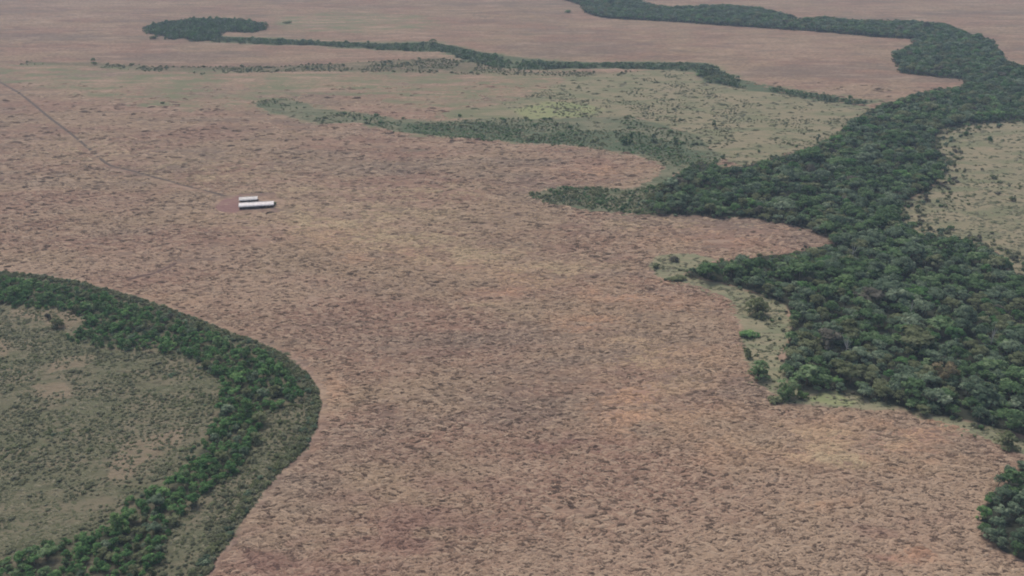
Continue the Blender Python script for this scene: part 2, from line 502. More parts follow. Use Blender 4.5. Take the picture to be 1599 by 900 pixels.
def leaf_cloud(r, centres, radii, n, size, up_bias=0.5, flat=1.0, crown_c=None):
    """n leaf-clump faces on the skins of the lobes -> V, F, normals, tint"""
    k = len(centres)
    w = radii ** 2
    li = r.choice(k, n, p=w / w.sum())
    d = unit(r.normal(size=(n, 3)))
    d[:, 2] = np.where(d[:, 2] < -0.35, -d[:, 2], d[:, 2])
    rr = radii[li][:, None] * r.uniform(0.72, 1.08, (n, 1))
    sc = np.array([1, 1, flat])
    p = centres[li] + d * rr * sc
    nrm = unit(d + r.normal(size=(n, 3)) * 0.5 + np.array([0, 0, up_bias]))
    nrm[:, 2] = np.where(nrm[:, 2] < 0.08, 0.08 + 0.3 * np.abs(nrm[:, 2]), nrm[:, 2])
    nrm = unit(nrm)
    t = unit(np.cross(nrm, r.normal(size=(n, 3))))
    b = np.cross(nrm, t)
    s = size * r.uniform(0.6, 1.35, (n, 1))
    q = s * r.uniform(0.5, 0.9, (n, 1))
    V = np.stack([p - t * s, p - b * q + nrm * 0.1 * s, p + t * s, p + b * q + nrm * 0.1 * s], 1).reshape(-1, 3)
    F = np.arange(4 * n).reshape(n, 4)
    sn = unit(d * 0.6 + nrm * 0.7 + np.array([0, 0, 0.1]))
    lobe_t = r.uniform(0.0, 1.0, k)
    tint = np.clip(lobe_t[li] * 0.6 + r.uniform(0, 0.4, n), 0, 1)
    return V, F, np.repeat(sn, 4, 0), np.repeat(tint, 4)


def tube(pts, rad, sides=5):
    pts, rad = np.asarray(pts, float), np.asarray(rad, float)
    V, F = [], []
    for i, p in enumerate(pts):
        a = pts[min(i + 1, len(pts) - 1)] - pts[max(i - 1, 0)]
        a = a / (np.linalg.norm(a) + 1e-9)
        u = np.cross(a, [0.31, 0.95, 0.1])
        u /= np.linalg.norm(u)
        v = np.cross(a, u)
        for j in range(sides):
            g = 2 * math.pi * j / sides
            V.append(p + rad[i] * (math.cos(g) * u + math.sin(g) * v))
    for i in range(len(pts) - 1):
        for j in range(sides):
            F.append((i * sides + j, i * sides + (j + 1) % sides, (i + 1) * sides + (j + 1) % sides, (i + 1) * sides + j))
    return np.array(V), np.array(F)


def join(parts):
    V, F, o = [], [], 0
    for v, f in parts:
        V.append(v)
        F.append(np.asarray(f) + o)
        o += len(v)
    return np.concatenate(V), np.concatenate(F)


def make_tree(seed, H=10.0, Wd=9.0, lobes=16, leaves=620, leaf=0.55, trunk_share=0.42, low=0.28, uneven=0.6):
    """-> crown (V,F,n,tint), trunk (V,F); base at origin"""
    r = np.random.default_rng(seed)
    cz = H * (0.5 + trunk_share * 0.3)
    rv = H - cz
    cen, rad = [], []
    for i in range(lobes):
        a = 2 * math.pi * (i * 0.618 + r.uniform(0, 0.25))
        q = math.sqrt((i + 0.5) / lobes) * r.uniform(0.75, 1.1)
        rl = Wd * r.uniform(0.08, 0.24) * (1.15 if lobes < 14 else (0.8 if lobes > 22 else 1.0))
        dome = math.sqrt(max(0.0, 1 - min(1, q * q * 0.9)))
        h = H * low + (H * (1 - low) - rl * 0.8) * dome * r.uniform(0.75, 1.0)
        if low < 0.2 and i % 2:
            h = max(rl * 0.5, h * r.uniform(0.25, 0.6))
        cen.append((math.cos(a) * q * (Wd / 2 - rl * 0.75), math.sin(a) * q * (Wd / 2 - rl * 0.75), h))
        rad.append(rl)
    cen, rad = np.array(cen), np.array(rad)
    cen[:, :2] += r.normal(0, 0.045 * Wd * uneven, (lobes, 2)) + r.normal(0, 0.05 * Wd * uneven, 2)
    cen[:, 2] += r.normal(0, 0.07 * H * uneven, lobes)
    cen[:, 2] = np.maximum(cen[:, 2], rad * 0.5)
    crown = leaf_cloud(r, cen, rad, leaves, leaf, flat=0.75)
    fork = H * trunk_share * r.uniform(0.75, 1.0)
    lean = r.uniform(-0.05, 0.05, 2) * H
    tp = [(0, 0, -0.4), (lean[0] * .3, lean[1] * .3, fork * 0.5), (lean[0], lean[1], fork), (lean[0] * 1.2, lean[1] * 1.2, cz + rv * 0.3)]
    R0 = 0.024 * H + 0.05
    parts = [tube(tp, [R0 * 1.25, R0, R0 * 0.8, R0 * 0.25], 6)]
    for i in r.choice(lobes, min(5, lobes), replace=False):
        c = cen[i]
        s = np.array(tp[2]) * 0.9
        mid = s * 0.5 + c * 0.5 + np.array([0, 0, -0.04 * H])
        parts.append(tube([s, mid, c], [R0 * 0.5, R0 * 0.34, R0 * 0.12], 5))
    return crown, join(parts)


def make_shrub(seed, H=2.2, Wd=3.6, lobes=7, leaves=170, leaf=0.34):
    r = np.random.default_rng(seed)
    cen, rad = [], []
    for i in range(lobes):
        a = r.uniform(0, 2 * math.pi)
        q = math.sqrt(r.uniform(0, 1))
        rl = H * r.uniform(0.26, 0.42)
        cen.append((math.cos(a) * q * (Wd / 2 - rl * 0.7), math.sin(a) * q * (Wd / 2 - rl * 0.7), max(rl * 0.7, H * (0.85 - 0.4 * q * q) - rl)))
        rad.append(rl)
    cen, rad = np.array(cen), np.array(rad)
    crown = leaf_cloud(r, cen, rad, leaves, leaf, flat=0.9)
    parts = []
    for c in cen[:5]:
        parts.append(tube([(c[0] * .1, c[1] * .1, -0.2), c * 0.55, c], [0.07, 0.05, 0.02], 4))
    return crown, join(parts)


# ------------------------------------------------------------------ the ground: one sheet to the horizon, in four named areas
def axis(segs):
    a = [segs[0][0]]
    for s, e, d in segs:
        n = max(1, int(round((e - s) / d)))
        a += list(s + (e - s) * (np.arange(1, n + 1) / n))
    return np.array(a)


xs = axis([(-14000, -4000, 2500), (-4000, -1300, 90), (-1300, -430, 5), (-430, 430, 2.2), (430, 1300, 5), (1300, 4000, 90), (4000, 14000, 2500)])
ys = axis([(-14000, -1000, 2600), (-1000, 150, 60), (150, 620, 2.0), (620, 1150, 3.2), (1150, 2150, 5.5), (2150, 4500, 60), (4500, 15000, 2500)])
GX, GY = np.meshgrid(xs, ys)
gx, gy = GX.ravel(), GY.ravel()
gz = terrain(gx, gy)
# ragged outlines: look the regions up at slightly wandering positions
amp = 4.5
wx = gx + (fbm(gx / 16, gy / 16, 41, 3) - 0.5) * 2 * amp
wy = gy + (fbm(gx / 16 + 50, gy / 16, 43, 3) - 0.5) * 2 * amp
near = (np.abs(gx) < 1290) & (gy > 150) & (gy < 2140)
SD = {}


def region(name, tight=False):
    d = np.full(gx.shape, -999.0)
    d[near] = sdf(PW[name], (gx if tight else wx)[near], (gy if tight else wy)[near])
    return d


for kname in PW:
    SD[kname] = region(kname, kname in ('SAV', 'FOREST', 'YARD'))
attr = {}
d_sav = SD['SAV']
attr['w_scrub'] = np.maximum.reduce([sstep(-1.5, 1.5, d_sav), sstep(-6, 4, SD['TONGUE']), 0.62 * sstep(-10, 6, SD['STRIP_B'])])
attr['w_break'] = np.where(gy < 700, sstep(-2.8, -1.6, d_sav) * sstep(0.3, -0.8, d_sav) * (0.20 + 0.75 * fbm(gx / 22, gy / 22, 5, 2)), 0)
attr['w_meadow'] = np.maximum.reduce([sstep(-14, 10, SD['MEADOW']), sstep(-6, 6, SD['PALE_R']), 0.5 * sstep(-9, 0, SD['MARGIN']), 0.6 * sstep(-25, 0, SD['STRIP_A']),
                                      0.55 * sstep(-14, 0, SD['WET']), 0.52 * sstep(-30, 10, SD['GREENISH']), 0.50 * sstep(-40, 20, SD['GREENISH_FAR'])])
attr['w_wet'] = np.maximum.reduce([sstep(-4, 6, SD['WET']), 0.9 * sstep(-12, 2, SD['STRIP_A']) * 0.6, 0.7 * sstep(-10, 0, SD['TONGUE'])])
attr['w_core'] = np.maximum(sstep(-8, 6, SD['WET_CORE']), sstep(-3, 4, SD['STRIP_A']))
attr['w_margin'] = sstep(-5, 5, SD['MARGIN'])
attr['w_lime'] = np.maximum(sstep(-20, 14, SD['LIME']), sstep(-2, 4, SD['LIME_M']))
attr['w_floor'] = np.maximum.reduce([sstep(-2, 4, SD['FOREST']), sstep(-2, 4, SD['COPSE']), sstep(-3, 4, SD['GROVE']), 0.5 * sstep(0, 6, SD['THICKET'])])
attr['w_yard'] = np.maximum(sstep(-7, 5, SD['YARD']) * 0.8, 0.26 * sstep(-10, 6, SD['YARD2']))
bare = np.full(gx.shape, -999.0)
for p in BARE_W:
    bare[near] = np.maximum(bare[near], sdf(p, wx[near], wy[near]))
attr['w_bare'] = np.maximum(sstep(-3, 5, bare), 0)


def blobs(lst):
    w = np.zeros(gx.shape)
    px = np.zeros_like(gx)
    py = np.zeros_like(gx)
    px[near], py[near], _ = proj(wx[near], wy[near], np.zeros(near.sum()))
    for (cx_, cy_, rx, ry, s) in lst:
        e = ((px - cx_) / rx) ** 2 + ((py - cy_) / ry) ** 2
        w = np.maximum(w, np.where(near, s * np.exp(-e * 0.9), 0))
    return w


attr['w_orange'] = blobs(ORANGE) * 0.95
attr['w_red'] = blobs(REDDISH) * 0.85
attr['w_yellow'] = np.maximum.reduce([blobs(YELLOWISH) * 0.85, sstep(-3, 4, SD['YELLOW']), 0.6 * sstep(-8, 3, SD['MARGIN'])])
nx, ny = len(xs), len(ys)
ii = (np.arange(ny - 1)[:, None] * nx + np.arange(nx - 1)[None, :]).ravel()
quads = np.stack([ii, ii + 1, ii + nx + 1, ii + nx], 1)


def fmean(a):
    return a[quads].mean(1)


reg = np.zeros(len(quads), int)
reg[fmean(np.maximum.reduce([SD['MEADOW'], SD['WET'], SD['PALE_R']])) > 0] = 2
reg[fmean(d_sav) > 0] = 1
reg[fmean(np.maximum.reduce([SD['FOREST'], SD['COPSE'], SD['GROVE']])) > 0] = 3
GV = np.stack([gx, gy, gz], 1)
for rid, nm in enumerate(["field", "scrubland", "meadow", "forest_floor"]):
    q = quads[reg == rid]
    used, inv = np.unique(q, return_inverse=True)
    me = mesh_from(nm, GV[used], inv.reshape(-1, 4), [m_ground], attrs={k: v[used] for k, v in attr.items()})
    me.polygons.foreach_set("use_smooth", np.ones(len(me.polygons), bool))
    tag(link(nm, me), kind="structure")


# ------------------------------------------------------------------ dirt track, earth bank
def resample(pts, step):
    pts = np.asarray(pts, float)
    # Catmull-Rom through the points
    P = np.vstack([2 * pts[0] - pts[1], pts, 2 * pts[-1] - pts[-2]])
    outp = []
    for i in range(1, len(P) - 2):
        n = max(2, int(np.linalg.norm(P[i + 1] - P[i]) / step))
        t = np.linspace(0, 1, n, endpoint=False)[:, None]
        a, b, c, d_ = P[i - 1], P[i], P[i + 1], P[i + 2]
        outp.append(0.5 * (2 * b + (c - a) * t + (2 * a - 5 * b + 4 * c - d_) * t ** 2 + (3 * b - a - 3 * c + d_) * t ** 3))
    return np.vstack(outp + [pts[-1:]])


def strip(name, pix, half, profile, mat, wob=0.3):
    """sheet along a line with a cross profile [(offset share, height)]"""
    x, y = unproj([p[0] for p in pix], [p[1] for p in pix])
    P = resample(np.stack([x, y], 1), 3.0)
    T = unit(np.gradient(P, axis=0))
    Nn = np.stack([T[:, 1], -T[:, 0]], 1)
    V = []
    for j, (o_, h) in enumerate(profile):
        w_ = half * (1 + wob * (fbm(P[:, 0] / 7, P[:, 1] / 7, 60 + j, 2) - 0.5) * 2)
        q = P + Nn * (o_ * w_)[:, None]
        V.append(np.column_stack([q, terrain(q[:, 0], q[:, 1]) + h * (0.6 + 0.8 * fbm(q[:, 0] / 5, q[:, 1] / 5, 70, 2) if h > 0.2 else 1)]))
    n, k = len(P), len(profile)
    V = np.stack(V, 1).reshape(-1, 3)
    F = [(i * k + j, i * k + j + 1, (i + 1) * k + j + 1, (i + 1) * k + j) for i in range(n - 1) for j in range(k - 1)]
    return tag(link(name, mesh_from(name, V, np.array(F), [mat])), kind="structure")


M_TRACK = simple_mat("track_soil", (0.072, 0.050, 0.036), 0.95, 0.25, 0.5)
M_BANK = simple_mat("bank_soil", (0.200, 0.130, 0.100), 0.95, 0.25, 0.5)
strip("dirt_track", [(-90, 64), (-40, 99), (0, 128), (35, 149), (82, 187.5), (117, 214), (140, 233), (163, 252), (181, 260.5), (210, 267.5), (252, 279.5), (292, 290.5), (334, 301), (352, 306)], 1.45,
      [(-1, 0.05), (-0.45, 0.03), (0, 0.10), (0.45, 0.03), (1, 0.05)], M_TRACK)
strip("earth_bank", [(198, 437), (222, 430), (245, 424), (274, 410)], 1.1,
      [(-1.5, -0.15), (-0.7, 0.6), (0, 1.1), (0.5, 0.7), (1.2, -0.15)], M_BANK, 0.45)

# ------------------------------------------------------------------ plants: where each one stands
TREES = []       # dicts: x y h w cls kind zone


def scatter(zone, kind, spacing, hrange, wfac, classes, clump=None, clump_thr=0.0, edge_top=True, bounds=None, frame_pad=70, edge_small=False):
    """darts in a region; keeps plants whose foot and head both fall inside the outline"""
    poly = PW[zone]
    pxl = globals()[zone]
    P = np.array(poly)
    x0, y0 = P.min(0)
    x1, y1 = P.max(0)
    area = (x1 - x0) * (y1 - y0)
    n = int(min(area / (spacing * spacing) * 3.2, 260000))
    r = np.random.default_rng(abs(hash_str(zone + kind)) % 99991)
    x, y = r.uniform(x0, x1, n), r.uniform(y0, y1, n)
    rag = 13.0 if zone == 'GROVE' else 7.0 if zone in ('GROVE', 'STRIP_A', 'STRIP_B') else (3.0 if zone in ('FOREST', 'COPSE') else 3.5 if zone == 'THICKET' else 1.0 if zone in ('SAV', 'OLIVE') else 9.0)
    jx = (fbm(x / 14, y / 14, 201, 3) - 0.5) * 2 * rag
    jy = (fbm(x / 14 + 40, y / 14, 203, 3) - 0.5) * 2 * rag
    ok = inside(poly, x + jx, y + jy)
    h = r.uniform(0, 1, n) ** 1.3 * (hrange[1] - hrange[0]) + hrange[0]
    z = terrain(x, y)
    px, py, dep = proj(x, y, z)
    ok &= (px > -frame_pad) & (px < 1599 + frame_pad) & (py > -frame_pad) & (py < 900 + frame_pad)
    if edge_top:
        tx, ty, _ = proj(x + jx, y + jy, z + h * 0.8)
        full = inside(pxl, tx, ty)
        h = np.where(full, h, h * 0.5)
        tx, ty, _ = proj(x + jx, y + jy, z + h * 0.7)
        ok &= full | inside(pxl, tx, ty)
    if clump:
        ok &= fbm(x / clump, y / clump, 90, 3) + r.uniform(-0.06, 0.06, n) > clump_thr
    idx = np.nonzero(ok)[0]
    names = list(classes)
    pr = np.array([classes[c] for c in names], float)
    pr /= pr.sum()
    grid = {}
    cell = spacing
    cn = fbm(x / 24, y / 24, 77, 2)
    if kind in ('far_shrub', 'shrub'):
        h = np.where(r.uniform(0, 1, n) < 0.55, hrange[0] + (h - hrange[0]) * 0.4, h)
    for i in idx:
        s = spacing * max(0.42, 0.62 + 0.5 * (h[i] - hrange[0]) / (hrange[1] - hrange[0] + 1e-6))
        gi, gj = int(x[i] // cell), int(y[i] // cell)
        bad = False
        for a in (-1, 0, 1):
            for b in (-1, 0, 1):
                for (u, v) in grid.get((gi + a, gj + b), ()):
                    if (u - x[i]) ** 2 + (v - y[i]) ** 2 < s * s:
                        bad = True
                        break
                if bad:
                    break
            if bad:
                break
        if bad:
            continue
        grid.setdefault((gi, gj), []).append((x[i], y[i]))
        cls = names[int(np.searchsorted(np.cumsum(pr), (r.uniform() * 0.55 + 0.45 * min(0.999, max(0, (cn[i] - 0.25) / 0.5))) * 0.9999))]
        TREES.append(dict(x=x[i], y=y[i], h=h[i], w=h[i] * r.uniform(*wfac), cls=cls, kind=kind, zone=zone, px=px[i], py=py[i], dep=dep[i], a=r.uniform(0, 6.28)))


def hash_str(s):
    v = 7
    for ch in s:
        v = (v * 31 + ord(ch)) % 1000003
    return v


FC = dict(dark=44, grey=22, olive=18, bright=13, brown=6)
scatter('FOREST', 'forest_tree', 5.7, (5.0, 12.0), (0.75, 1.5), FC, frame_pad=60)
scatter('COPSE', 'forest_tree', 4.8, (5, 8.5), (0.8, 1.2), dict(dark=40, grey=30, bright=25))
scatter('GROVE', 'grove_tree', 6.0, (5, 9), (0.8, 1.15), dict(dark=60, grey=25, bright=15))
scatter('STRIP_A', 'hedge_tree', 4.4, (1.8, 6.5), (0.9, 1.6), dict(dark=45, grey=30, olive=25), 30, 0.34)
scatter('STRIP_B', 'far_shrub', 5.0, (1.2, 4.2), (1.1, 2.2), dict(olive=55, scrub=35, grey=10), 30, 0.50, False)
scatter('THICKET', 'thicket_tree', 3.6, (2.8, 6.2), (0.9, 1.4), dict(dark=34, bright=38, grey=12, olive=16))
scatter('OLIVE', 'shrub', 2.0, (0.6, 2.5), (1.3, 2.2), dict(olive=45, scrub=48, grey=7), None, 0, True)
scatter('SAV', 'shrub', 2.3, (0.6, 1.9), (1.6, 2.8), dict(scrub=70, olive=20, grey=10), 17, 0.40, True)
scatter('WET', 'far_shrub', 4.2, (0.9, 3.6), (1.1, 2.3), dict(dark=40, olive=40, grey=20), 26, 0.55, False)
scatter('WET_CORE', 'far_shrub', 3.6, (0.8, 2.6), (1.2, 2.4), dict(dark=50, bright=20, olive=30), 24, 0.50, False)
scatter('TONGUE', 'far_shrub', 2.8, (1.2, 3.6), (1.1, 2.0), dict(dark=40, olive=40, grey=20), 22, 0.34, False)
scatter('MEADOW', 'far_shrub', 4.6, (0.8, 2.6), (1.3, 2.6), dict(olive=35, scrub=65), 30, 0.64, False)
scatter('PALE_R', 'far_shrub', 6.0, (1.0, 3.2), (1.1, 2.0), dict(olive=45, scrub=45, brown=10), 32, 0.69, False)
scatter('MARGIN', 'far_shrub', 5.0, (0.8, 1.8), (1.3, 2.2), dict(olive=60, scrub=40), 14, 0.58, False)
# no savanna shrubs where the thicket, the olive belt or bare ground is
tw, ow = PW['THICKET'], PW['OLIVE']
keep = []
sx = np.array([t['x'] for t in TREES])
sy = np.array([t['y'] for t in TREES])
in_t, in_o = inside(tw, sx, sy), inside(ow, sx, sy)
in_b = np.zeros(len(sx), bool)
for p in BARE_W + [PW['YELLOW']]:
    in_b |= inside(p, sx, sy)
dsv0 = sdf(PW['SAV'], sx, sy)
for i, t in enumerate(TREES):
    if t['kind'] == 'shrub' and t['zone'] == 'SAV' and (in_t[i] or in_o[i]) and dsv0[i] > 7:
        continue
    if t['kind'] == 'shrub' and in_b[i] and t['h'] > 1.0:
        continue
    keep.append(t)
TREES = keep
dsv = sdf(PW['SAV'], np.array([t['x'] for t in TREES]), np.array([t['y'] for t in TREES]))
er = np.random.default_rng(8)
gapn = fbm(np.array([t['x'] for t in TREES]) / 17, np.array([t['y'] for t in TREES]) / 17, 131, 2)
drop = set()
for i, t in enumerate(TREES):
    if t['kind'] == 'forest_tree':
        u_ = er.uniform()
        if u_ < 0.06:
            t['h'] *= 1.3
            t['w'] *= 1.55
        elif gapn[i] < 0.27:
            t['h'] *= 0.5
            t['w'] *= 0.7
    if t['kind'] == 'thicket_tree' and dsv[i] < 1.0:
        drop.add(i)
for i, t in enumerate(TREES):
    if t['kind'] == 'thicket_tree' and dsv[i] < 4 + 9 * fbm(np.array([t['x'] / 20]), np.array([t['y'] / 20]), 31, 2)[0]:
        t['cls'] = ['olive', 'grey', 'olive', 'brown', 'grey'][int(er.integers(5))]
        t['h'] *= 0.62
        t['w'] *= 0.8
    if t['kind'] in ('hedge_tree', 'grove_tree') and er.uniform() < 0.12:
        t['h'] *= 1.6
        t['w'] *= 1.5
TREES = [t for i, t in enumerate(TREES) if i not in drop]
# low scrub right up to the outer line of the scrubland
P = np.array(PW['SAV'])
for k in range(len(P) - 1):
    a, b = P[k], P[k + 1]
    ln = float(np.hypot(*(b - a)))
    nrm_ = np.array([b[1] - a[1], a[0] - b[0]]) / (ln + 1e-9)
    if not inside(PW['SAV'], np.array([(a + b)[0] / 2 + nrm_[0]]), np.array([(a + b)[1] / 2 + nrm_[1]]))[0]:
        nrm_ = -nrm_
    for q in range(int(ln / 0.55)):
        p = a + (b - a) * er.uniform() + nrm_ * (0.5 + 5.5 * er.uniform())
        px_, py_, dp_ = proj(p[0], p[1], 0.0)
        if not (-60 < px_ < 1660 and -60 < py_ < 960):
            continue
        hh = er.uniform(0.7, 2.4)
        TREES.append(dict(x=float(p[0]), y=float(p[1]), h=hh, w=hh * er.uniform(1.1, 1.9), cls=['olive', 'scrub', 'olive', 'scrub', 'grey', 'olive'][int(er.integers(6))],
                          kind='shrub', zone='OLIVE', px=px_, py=py_, dep=dp_, a=er.uniform(0, 6.28)))
# scrub where the forest thins out, mostly towards the pale meadow and the hollows
P = np.array(PW['FOREST'])
for k in range(len(P)):
    a, b = P[k], P[(k + 1) % len(P)]
    if a[1] < 300 or max(a[1], b[1]) > 1900:
        continue
    ln = float(np.hypot(*(b - a)))
    mid = (a + b) / 2
    pmx, pmy, _ = proj(mid[0], mid[1], 0.0)
    soft_side = pmx > 1390 and 185 < pmy < 445
    for q in range(int(ln / (0.9 if soft_side else 4.5))):
        p = a + (b - a) * er.uniform() + er.normal(0, 11 if soft_side else 2.2, 2)
        hh = er.uniform(1.2, 4.2) * (1.0 if soft_side else 0.7)
        px_, py_, dp_ = proj(p[0], p[1], 0.0)
        if not (-60 < px_ < 1660 and -60 < py_ < 960):
            continue
        TREES.append(dict(x=float(p[0]), y=float(p[1]), h=hh, w=hh * er.uniform(1.0, 1.7), cls=['olive', 'dark', 'brown', 'grey', 'scrub'][int(er.integers(5))],
                          kind='far_shrub', zone='EDGE', px=px_, py=py_, dep=dp_, a=er.uniform(0, 6.28)))

# ------------------------------------------------------------------ prototypes
TREE_V = [make_tree(100 + i, 10.0, 10.0, lobes=[11, 24, 34, 16, 28, 9][i], leaves=[640, 900, 980, 620, 900, 520][i], leaf=[.58, .5, .48, .62, .52, .6][i],
                    trunk_share=[.5, .45, .38, .5, .5, .55][i], low=[.42, .25, .3, .2, .38, .5][i], uneven=[.9, .7, .5, 1.0, .8, 1.0][i]) for i in range(6)]
BUSH_V = [make_tree(200 + i, 10.0, 10.0, lobes=20, leaves=760, leaf=0.5, trunk_share=0.12, low=0.08) for i in range(3)]
SHRUB_V = [make_shrub(300 + i, 2.2, 3.4, lobes=[6, 8, 9, 7, 5][i], leaves=190, leaf=0.30) for i in range(5)]
CROWN_ME, TRUNK_ME, WHOLE_TREE, WHOLE_SHRUB = {}, {}, {}, {}


def whole(name, crown, trunk, leafmat):
    V, F, nn, tint = crown
    tv, tf = trunk
    tn = np.zeros_like(tv)
    tn[:, :2] = tv[:, :2]
    tn[:, 2] = 0.2
    return mesh_from(name, np.vstack([V, tv]), np.vstack([F, tf + len(V)]), [leafmat, M_BARK],
                     np.r_[np.zeros(len(F), int), np.ones(len(tf), int)], np.vstack([nn, unit(tn)]), {"tint": np.r_[tint, np.full(len(tv), .5)]})


for i, (cr, tr) in enumerate(TREE_V + BUSH_V):
    TRUNK_ME[i] = mesh_from("trunk", tr[0], tr[1], [M_BARK])
    for c in LEAF:
        CROWN_ME[(i, c)] = mesh_from("crown", cr[0], cr[1], [LEAF[c]], normals=cr[2], attrs={"tint": cr[3]})
        WHOLE_TREE[(i, c)] = whole("tree", cr, tr, LEAF[c])
for i, (cr, tr) in enumerate(SHRUB_V):
    for c in LEAF:
        WHOLE_SHRUB[(i, c)] = whole("shrub", cr, tr, LEAF[c])


# ------------------------------------------------------------------ masses made of many plants: points that carry plant shapes
def scatter_group(coll, name):
    g = bpy.data.node_groups.new(name, 'GeometryNodeTree')
    g.interface.new_socket("Geometry", in_out='INPUT', socket_type='NodeSocketGeometry')
    g.interface.new_socket("Geometry", in_out='OUTPUT', socket_type='NodeSocketGeometry')
    n, l = g.nodes, g.links
    gi, go = n.new("NodeGroupInput"), n.new("NodeGroupOutput")
    ci = n.new("GeometryNodeCollectionInfo")
    ci.inputs["Collection"].default_value = coll
    ci.inputs["Separate Children"].default_value = True
    ci.inputs["Reset Children"].default_value = True
    ip = n.new("GeometryNodeInstanceOnPoints")

    def na(nm, ty):
        k = n.new("GeometryNodeInputNamedAttribute")
        k.data_type = ty
        k.inputs["Name"].default_value = nm
        return k.outputs["Attribute"]
    l.new(gi.outputs[0], ip.inputs["Points"])
    l.new(ci.outputs[0], ip.inputs["Instance"])
    ip.inputs["Pick Instance"].default_value = True
    l.new(na("variant", 'INT'), ip.inputs["Instance Index"])
    l.new(na("turn", 'FLOAT_VECTOR'), ip.inputs["Rotation"])
    l.new(na("size", 'FLOAT_VECTOR'), ip.inputs["Scale"])
    l.new(ip.outputs[0], go.inputs[0])
    return g


def mass(name, label, cat, pts, variant, turn, size, group_tree, extra=None):
    me = bpy.data.meshes.new(name)
    pts = np.asarray(pts, np.float32)
    me.vertices.add(len(pts))
    me.vertices.foreach_set("co", pts.ravel())
    a = me.attributes.new("variant", 'INT', 'POINT')
    a.data.foreach_set("value", np.asarray(variant, np.int32))
    a = me.attributes.new("turn", 'FLOAT_VECTOR', 'POINT')
    t = np.zeros((len(pts), 3), np.float32)
    t[:, 2] = turn
    a.data.foreach_set("vector", t.ravel())
    a = me.attributes.new("size", 'FLOAT_VECTOR', 'POINT')
    a.data.foreach_set("vector", np.asarray(size, np.float32).ravel())
    for k_, v_ in (extra or {}).items():
        a = me.attributes.new(k_, 'FLOAT', 'POINT')
        a.data.foreach_set("value", np.asarray(v_, np.float32))
    o_ = link(name, me)
    md = o_.modifiers.new("scatter", 'NODES')
    md.node_group = group_tree
    tag(o_, label, cat, kind="stuff")
    return o_


def proto_collection(name, meshes):
    c = bpy.data.collections.new(name)
    for i, me in enumerate(meshes):
        ob = bpy.data.objects.new("%s_%03d" % (name, i), me)
        c.objects.link(ob)
    return c


CLS = list(LEAF)
tree_coll = proto_collection("tree_shapes", [WHOLE_TREE[(i, c)] for c in CLS for i in range(9)])
shrub_coll = proto_collection("shrub_shapes", [WHOLE_SHRUB[(i, c)] for c in CLS for i in range(5)])
G_TREE = scatter_group(tree_coll, "tree_scatter")
G_SHRUB = scatter_group(shrub_coll, "shrub_scatter")


def tree_scale(t):
    return (t['w'] / 10.0, t['w'] / 10.0, t['h'] / 10.0)


def shrub_scale(t):
    return (t['w'] / 3.4, t['w'] / 3.4, t['h'] / 2.2)


def ground_z(t):
    return float(terrain(t['x'], t['y'])) - 0.05


COLOUR_WORD = dict(dark="dark green", grey="grey-green", olive="olive green", bright="fresh green", brown="mauve-brown", scrub="dusty olive", rust="rust-brown", lime="yellow-green")


def size_word(v, lo, hi):
    return "small" if v < lo else ("large" if v > hi else "medium")


def where_forest(t):
    if t['zone'] == 'COPSE':
        return "in the copse at lower right"
    d = float(sdf(PW['FOREST'], np.array([t['x']]), np.array([t['y']]))[0])
    row = "far" if t['py'] < 470 else ("upper" if t['py'] < 530 else ("lower" if t['py'] < 590 else "nearest"))
    if d < 9:
        return "on the %s field edge of the forest" % row
    if t['px'] > 1480:
        return "in the %s eastern forest" % row
    if t['px'] > 1340:
        return "in the %s middle of the forest" % row
    return "in the %s western forest" % row


def where_thicket(t):
    if t['py'] < 560:
        if t['px'] < 130:
            return "at the upper left end of the thicket"
        return "in the upper arm of the thicket" if t['px'] < 280 else "at the upper bend of the thicket"
    if t['py'] < 650:
        return "in the eastern bend of the thicket" if t['px'] > 410 else "on the scrub side of the thicket"
    if t['py'] < 760:
        return "in the middle of the lower thicket arm"
    if t['px'] < 80:
        return "in the thicket at lower left corner"
    return "in the thicket at the bottom edge" if t['py'] > 850 else "in the lower arm of the thicket"


def where_shrub(t):
    row = "upper" if t['py'] < 620 else ("middle" if t['py'] < 730 else ("lower" if t['py'] < 800 else "bottom"))
    if t['zone'] == 'OLIVE':
        return "in the %s %s scrub belt" % (row, "outer" if float(sdf(PW['SAV'], np.array([t['x']]), np.array([t['y']]))[0]) < 9 else "inner")
    side = "left" if t['px'] < 80 else ("centre" if t['px'] < 170 else "right")
    return "in the %s %s of the scrubland" % (row, side)


def place_tree(name, t, label, cat, group, var):
    e = link(name, None, None, (t['x'], t['y'], ground_z(t)))
    e.rotation_euler = (0, 0, t['a'])
    e.scale = tree_scale(t)
    tag(e, label, cat, group)
    link("trunk", TRUNK_ME[var], e)
    link("crown", CROWN_ME[(var, t['cls'])], e)
    return e


def place_shrub(name, t, label, cat, group, var):
    o_ = link(name, WHOLE_SHRUB[(var, t['cls'])], None, (t['x'], t['y'], ground_z(t)))
    o_.rotation_euler = (0, 0, t['a'])
    o_.scale = shrub_scale(t)
    tag(o_, label, cat, group)
    return o_


def in_frame(t):
    return 4 < t['px'] < 1595 and 4 < t['py'] - 0.6 * t['h'] * FPX / t['dep'] < 896


def split(kind, n=300):
    L_ = [t for t in TREES if t['kind'] == kind]
    L_.sort(key=lambda t: -(t['h'] * t['w'] / t['dep'] ** 2 if in_frame(t) else -1.0))
    a = [t for t in L_[:n] if in_frame(t)]
    return a, L_[len(a):]


